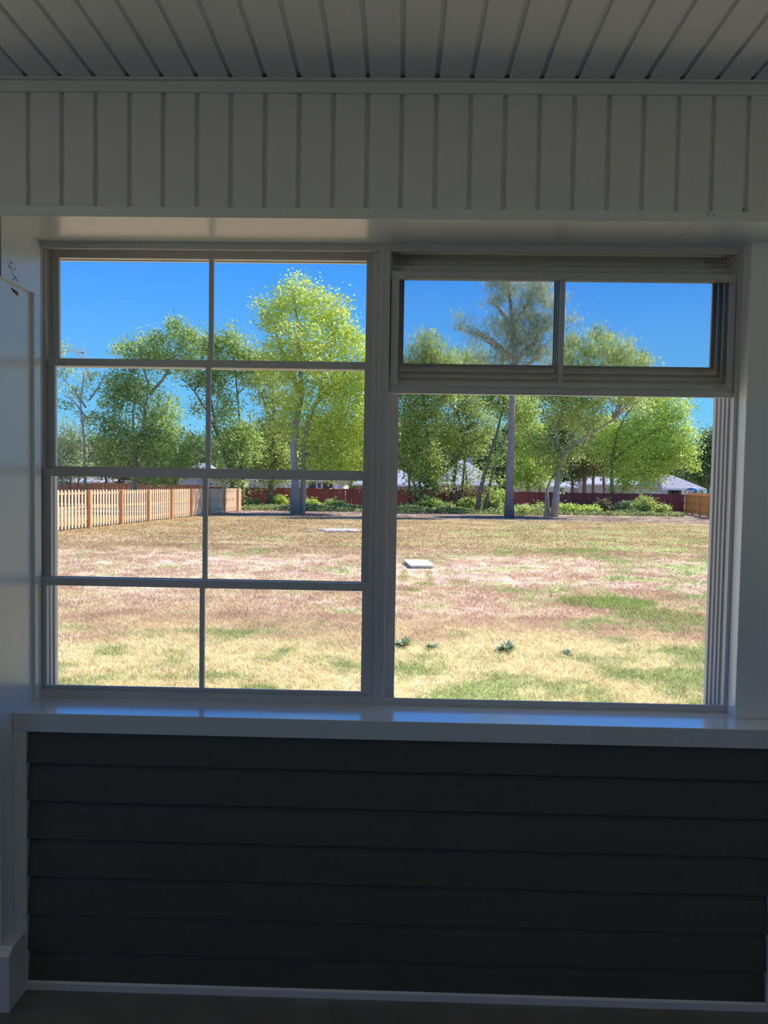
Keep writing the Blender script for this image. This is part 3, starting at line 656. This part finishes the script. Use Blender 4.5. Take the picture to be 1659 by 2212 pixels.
tree('pine_tree', 'tall straight pine with open needle crown in the right window', 40, [[(1100, 1119), (1100, 1040), (1103, 950), (1107, 850), (1111, 770), (1108, 700), (1103, 620), (1100, 560), (1099, 505)], [(1110, 790), (1140, 750), (1165, 730)], [(1111, 770), (1075, 735), (1045, 720)], [(1108, 700), (1135, 665), (1152, 640)], [(1108, 690), (1080, 655), (1060, 640)], [(1111, 800), (1150, 780), (1190, 745)], [(1109, 740), (1190, 700), (1238, 690)], [(1110, 760), (1040, 710), (985, 695)]],
     [(1100, 622, 46, 34, .6), (1062, 652, 26, 24, .5), (1135, 680, 48, 40, .6), (1085, 712, 45, 30, .5), (1155, 640, 44, 32, .6), (1188, 690, 36, 34, .5), (1000, 692, 26, 20, .5), (1035, 722, 30, 22, .5), (1135, 755, 52, 32, .7), (1070, 780, 40, 28, .7), (1180, 760, 40, 28, .7), (1234, 692, 16, 20, .5), (1100, 565, 50, 40, .5), (1095, 520, 34, 28, .5), (1072, 602, 36, 26, .6), (1165, 608, 36, 28, .6), (1205, 655, 24, 26, .5), (1120, 720, 50, 30, .6), (1155, 720, 40, 30, .5)], L_PIN, M_BARKP, size=0.20, w=18, seed=11, clump=0.42, npc=34, aspect=0.2, group=None)
tree('tree', 'broad olive tree with pale twin trunks right of the pine', 42.3, [[(1197, 1118), (1200, 1055), (1210, 995), (1233, 962), (1285, 932), (1335, 900)], [(1184, 1118), (1187, 1060), (1192, 1030)], [(1210, 990), (1206, 930), (1224, 870), (1250, 815), (1285, 760)], [(1224, 870), (1200, 820), (1190, 780)], [(1250, 815), (1320, 780), (1370, 760)]],
     [(1290, 752, 48, 46), (1348, 775, 50, 38), (1240, 800, 48, 42), (1295, 840, 75, 50), (1205, 880, 46, 48), (1165, 962, 38, 38), (1255, 900, 60, 45), (1190, 1005, 26, 28), (1375, 850, 48, 40), (1230, 750, 34, 34, .8), (1392, 790, 26, 24, .7), (1180, 830, 34, 40, .8), (1216, 1036, 20, 18, .4), (1232, 985, 34, 26, .7)], L_OLI, M_BARKG, size=0.14, w=15, seed=12, clump=0.5, rdep=1.2)
tree('tree', 'bright green spreading tree with dark forked trunk at the far right', 53.5, [[(1327, 1106), (1325, 1062), (1322, 1000), (1332, 940), (1352, 885)], [(1335, 1106), (1350, 1060), (1368, 1030), (1392, 990)], [(1322, 1000), (1370, 960), (1420, 930), (1470, 900)], [(1392, 990), (1450, 990), (1500, 1010)]],
     [(1400, 900, 58, 48), (1445, 935, 50, 48), (1355, 955, 60, 42), (1420, 990, 55, 34), (1350, 1010, 48, 26), (1478, 985, 36, 24), (1468, 880, 34, 24, .9), (1490, 940, 22, 26, .8), (1500, 1012, 16, 7), (1440, 862, 50, 18), (1310, 930, 35, 35, .8), (1280, 975, 40, 30, .7), (1405, 1028, 40, 20, .9), (1360, 1036, 40, 18, .8), (1392, 1056, 34, 12, .6), (1340, 1060, 26, 12, .5)], L_BRI, M_BARKB, size=0.15, w=10, seed=13)
tree('evergreen_tree', 'dark drooping evergreen with bare lower trunks behind the red fence', 58, [[(1262, 1066), (1262, 1000), (1265, 950)], [(1283, 1066), (1282, 1000), (1282, 950)], [(1312, 1066), (1308, 1000), (1304, 950)], [(1240, 1066), (1243, 1000), (1248, 950)]],
     [(1272, 962, 48, 30), (1300, 995, 55, 22), (1245, 990, 30, 25), (1320, 965, 40, 30), (1240, 1022, 22, 22, .8), (1290, 1020, 40, 12, .7)], L_DRK, M_BARKB, size=0.18, w=9, seed=14, droop=1.5)
tree('tree', 'backlit bright green young tree between the pine and pale twin trunks', 56, [[(1142, 1066), (1141, 1000), (1140, 930)], [(1168, 1066), (1166, 1010), (1160, 960)]],
     [(1140, 925, 38, 48), (1130, 995, 32, 40), (1160, 1010, 34, 28), (1130, 860, 36, 36), (1118, 1036, 32, 22), (1158, 1040, 34, 18)], L_BRI, M_BARKB, size=0.17, w=6, seed=15)
tree('tree', 'blue-green tree against the right window jamb behind the slate roof house', 82, [[(1530, 1075), (1530, 1010), (1528, 960)], [(1560, 1075), (1556, 1000), (1560, 950)]],
     [(1532, 975, 34, 44), (1500, 1012, 26, 30, .8), (1560, 965, 40, 46), (1520, 1030, 34, 26)], L_FAR, M_BARKB, size=0.26, clump=0.9, npc=28, w=7, seed=16)
bgt = [(135, 990, 40), (215, 985, 46), (330, 985, 48), (430, 985, 40), (520, 965, 50), (610, 950, 52), (700, 945, 55), (790, 950, 50), (880, 955, 48), (960, 960, 46), (1050, 968, 44), (1125, 950, 48), (1210, 945, 50), (1300, 940, 55), (1390, 950, 50), (1460, 985, 34)]
place = ['behind the low rounded tree at far left', 'behind the forked grey trunk, left side', 'behind the forked grey trunk, right side', 'seen in the gap beside the left muntin', 'behind the leaning multi-stem tree', 'behind the dark straight trunk', 'behind the thick pale double trunk', 'hidden mostly by the mullion', 'behind the leaning stems right of the mullion', 'above the pale hip roof', 'between the leaning pair and the pine', 'directly right of the pine trunk', 'behind the pale twin trunks', 'behind the dark evergreen', 'behind the bright green spreading tree', 'left of the slate roof house']
for i, (cx, cy_, rx) in enumerate(bgt):
    Yb = 104 + (i % 3) * 10
    tree('tree', 'distant hazy green tree ' + place[i], Yb, [[(cx, 1062), (cx + 3, 1000), (cx - 2, cy_)]],
         [(cx, cy_, rx, 42), (cx - 18, cy_ + 38, rx * 0.8, 36), (cx + 20, cy_ + 40, rx * 0.8, 34), (cx + 30, 1042, rx * 0.9, 22, 1.4), (cx - 30, 1045, rx * 0.9, 20, 1.4)], L_FAR, M_BARKB, size=0.34, clump=1.1, npc=26, w=6, seed=30 + i, group='distant trees beyond the houses', twig=False, dens=2.2)

# undergrowth along the fences
sh = [(455, 1098, 16, 8, L_OLI, 'dry low scrub at the end of the pine fence'), (497, 1096, 18, 10, L_GRN, 'dark shrub around the leaning stems'),
      (545, 1092, 26, 14, L_GRN, 'green shrub before the red fence, left of the dark trunk'), (603, 1086, 20, 17, L_BRI, 'bright yellow-green bush between dark and pale trunks'),
      (612, 1102, 26, 9, L_GRN, 'low groundcover before the bright bush'), (675, 1094, 24, 14, L_BRI, 'light green bush right of the thick pale trunk'), (722, 1092, 28, 12, L_GRN, 'dark green shrub near the left window stile'), (765, 1098, 20, 8, L_OLI, 'low scrub against the left window stile'),
      (875, 1098, 22, 10, L_DRK, 'dark scrub right of the mullion'), (925, 1088, 28, 16, L_GRN, 'shrub at the foot of the many-stemmed tree'), (962, 1096, 22, 12, L_OLI, 'leafy scrub between two leaning trees'), (1012, 1092, 22, 16, L_GRN, 'shrub left of the leaning pair of trunks'),
      (1062, 1088, 22, 22, L_OLI, 'tall leafy bush just left of the pine trunk'), (1080, 1076, 14, 18, L_BRI, 'bright sapling touching the pine trunk'), (1132, 1106, 28, 13, L_OLI, 'rounded bush right of the pine trunk'), (1165, 1098, 18, 12, L_GRN, 'bush left of the pale twin trunks'),
      (1228, 1100, 28, 10, L_BRI, 'sunlit green patch right of the pale twin trunks'), (1275, 1102, 28, 8, L_BRI, 'sunlit groundcover before the red fence'), (1305, 1094, 18, 14, L_DRK, 'dark bush left of the dark forked trunk'), (1352, 1096, 18, 13, L_BLU, 'pale broad-leaved bush right of the dark forked trunk'),
      (1393, 1090, 22, 16, L_OLI, 'bush with reddish stems before the red fence'), (1428, 1099, 20, 9, L_OLI, 'low yellowish bush right of the reddish one'), (1463, 1107, 12, 4, L_OLI, 'small last weed clump before the orange fence')]
for i, (cx, cy_, rx, ry, lf, lb) in enumerate(sh):
    Ys = 47.5 + (i % 4) * 0.9
    if cx in (1132, 612): Ys = 43
    tree('shrub', lb, Ys, [[(cx, 1108), (cx, cy_)], [(cx, 1108), (cx + rx * 0.4, cy_ - ry * 0.5)]], [(cx, cy_, rx, ry, 3.0)], lf, M_BARKB, size=0.13, clump=0.22, npc=22, w=1.5, seed=70 + i, group='undergrowth along the back fence', cat='shrub', dens=0.8)

def strip(px0, px1, Ya, Yb, n, h, leaf, label, seed):
    r = np.random.default_rng(seed)
    y = Ya + (Yb - Ya) * r.random(n); f = r.random(n)
    x = (px0 + (px1 - px0) * f - 867.0) / F_PX * y
    hh = h * (0.35 + 0.65 * np.abs(np.sin(x * 1.3 + seed)) * np.abs(np.sin(x * 0.47 + 1.0)) + 0.3 * r.random(n))
    z = np.array([gz(0, t_) for t_ in y]) + hh * r.random(n)
    nrm = r.normal(0, 1, (n, 3)); nrm[:, 2] = np.abs(nrm[:, 2]) + .3; nrm /= np.linalg.norm(nrm, axis=1)[:, None]
    a = np.cross(nrm, r.normal(0, 1, (n, 3))); a /= np.linalg.norm(a, axis=1)[:, None]; b = np.cross(nrm, a); s_ = (0.10 + 0.08 * r.random(n))[:, None]
    p = np.stack([x, y, z], 1)
    v = np.stack([p - a * s_ * .5, p - b * s_ * .3, p + a * s_ * .5, p + b * s_ * .3], 1)
    o = link('undergrowth', poly_mesh('undergrowth', v, leaf, r.random(n))); tag(o, label, 'undergrowth', kind='stuff')
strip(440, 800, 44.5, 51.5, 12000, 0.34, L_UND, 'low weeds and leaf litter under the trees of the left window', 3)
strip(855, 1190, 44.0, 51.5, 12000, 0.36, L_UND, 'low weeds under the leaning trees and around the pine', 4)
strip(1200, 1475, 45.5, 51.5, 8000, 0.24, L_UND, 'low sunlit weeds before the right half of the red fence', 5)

# ------------------------------------------------------------------ houses
def wall_box(name, pts, Y0, Y1, z0, z1, m_, par): return BX(pts[0], pts[1], Y0, Y1, z0, z1).build(name, m_, par)
def house(label, Y, xl, xr, yeave, yridge, hip, m_wall, m_roof, wins=(), depth=9.0, m_trim=M_HWHITE, chimney=None, ridge_frac=(0.35, 0.65)):
    xm = (xl + xr) / 2
    a = at(xl, yeave, Y); b = at(xr, yeave, Y); c = at(xm, yridge, Y + depth / 2); z0 = gz(0, Y) - 0.3
    zc = at(xm, yeave, Y)[2]; ze = zc
    h = empty('house', ((a[0] + b[0]) / 2, Y, z0)); tag(h, label, 'house')
    wl2 = BX(a[0], b[0], Y, Y + depth, z0, ze).build('walls', m_wall, h)
    ov = 0.4; x0, x1 = a[0] - ov, b[0] + ov; y0, y1 = Y - ov, Y + depth + ov; ym = (y0 + y1) / 2; zr = c[2]
    xa = x0 + (x1 - x0) * ridge_frac[0]; xb = x0 + (x1 - x0) * ridge_frac[1]
    rf = MB(); rf.v = [(x0, y0, ze), (x1, y0, ze), (x1, y1, ze), (x0, y1, ze), (xa, ym, zr), (xb, ym, zr)]
    rf.f = [(0, 1, 5, 4), (1, 2, 5), (2, 3, 4, 5), (3, 0, 4), (0, 3, 2, 1)]
    rf.build('roof', m_roof, h)
    BX(x0, x1, y0 - 0.05, y0, ze - 0.16, ze + 0.02).build('fascia', m_trim, h)
    for (wx0, wx1, wy0, wy1, kind) in wins:
        p0 = at(wx0, wy1, Y); p1 = at(wx1, wy0, Y)
        f = BX(p0[0], p1[0], Y - 0.06, Y, p0[2], p1[2]).build('window' if kind == 'w' else ('corner_board' if kind == 'c' else 'porch_opening'), m_trim if kind in 'wc' else M_HGLASS, h)  # porch openings are solid dark panels standing in for the shade inside
        if kind == 'w':
            dx = (p1[0] - p0[0]) * 0.18; dz = (p1[2] - p0[2]) * 0.16
            BX(p0[0] + dx, p1[0] - dx, Y - 0.08, Y - 0.06, p0[2] + dz, p1[2] - dz).build('window_pane', M_HGLASS, f)
    if chimney:
        p0 = at(chimney[0], chimney[3], Y + depth / 2); p1 = at(chimney[1], chimney[2], Y + depth / 2)
        BX(p0[0], p1[0], Y + depth / 2 - 0.3, Y + depth / 2 + 0.3, p0[2], p1[2]).build('chimney', m_roof, h)
    return h
house('pale grey house with corner board seen above the pine fence', 78, 385, 445, 1030, 1000, True, M_HWALL, M_HROOF, [(421, 425, 1032, 1060, 'c')])
house('tan house corner beside the left muntin', 74, 449, 494, 1030, 1012, True, M_HTAN, M_HROOF, [(452, 459, 1042, 1050, 'w')])
house('long low beige house with white porch posts behind the thick trunk', 88, 524, 742, 1036, 1016, True, M_HWALL, M_HTAN, [(610, 613, 1036, 1058, 'c'), (618, 621, 1036, 1058, 'c'), (625, 628, 1036, 1058, 'c'), (650, 664, 1040, 1056, 'w'), (667, 682, 1041, 1058, 'p'), (684, 696, 1041, 1056, 'w'), (698, 718, 1042, 1058, 'p'), (721, 731, 1038, 1058, 'c')])
house('white roofed house with brick wall just right of the mullion', 76, 770, 908, 1046, 1012, True, M_BRICK, M_HROOF, [(862, 868, 1050, 1060, 'w'), (905, 908, 1048, 1070, 'c')])
house('house with pale steep hip roof between leaning trunks', 80, 955, 1068, 1046, 994, True, M_BRICK, M_HROOF, [(975, 990, 1050, 1062, 'w')], chimney=(1009, 1020, 988, 1010), ridge_frac=(0.42, 0.52))
house('low grey house behind the pale twin trunks', 84, 1125, 1240, 1050, 1034, True, M_HWALL, M_HROOF, [(1205, 1220, 1052, 1064, 'w')])
house('low pale house behind the dark evergreen trunks', 88, 1250, 1400, 1046, 1030, True, M_HTAN, M_HROOF, [(1300, 1312, 1052, 1062, 'w')])
house('grey house with slate gable roof and white trimmed window at right', 72, 1437, 1513, 1055, 1026, True, M_HWALL, M_HROOFD, [(1443, 1471, 1057, 1072, 'p'), (1451, 1463, 1061, 1072, 'w'), (1471, 1477, 1056, 1072, 'c')], ridge_frac=(0.30, 0.62))
house('pale house seen over the pine pickets at far left', 82, 118, 215, 1040, 1028, True, M_HWALL, M_HROOF, [(130, 145, 1043, 1052, 'w')])

# blue topped play frame over the red fence
pf = empty('play_frame', tuple(at(1482, 1075, 57))); tag(pf, 'blue tube play frame on white legs above the red fence', 'play frame')
P = [at(1489, 1058, 57), at(1492, 1056, 57), at(1505, 1056, 57), at(1506, 1059, 56.6), at(1499, 1066, 56.4)]
MB().tube(P, [0.09] * 5, 8).build('top_tube', M_BLUE, pf, smooth=True)
P2 = [at(1483, 1060, 57.4), at(1487, 1056.5, 57.4), at(1492, 1056, 57)]
MB().tube(P2, [0.07] * 3, 8).build('side_tube', M_BLUE, pf, smooth=True)
for a_, b_ in (((1487, 1058), (1474, 1080)), ((1503, 1060), (1492, 1080)), ((1480, 1067), (1478, 1080))):
    q = at(*a_, 57); q2 = at(*b_, 57); q2 = np.array([q2[0], 57.0, gz(0, 57)])
    MB().tube([q, q2], [0.05, 0.05], 6).build('leg', M_HWHITE, pf, smooth=True)
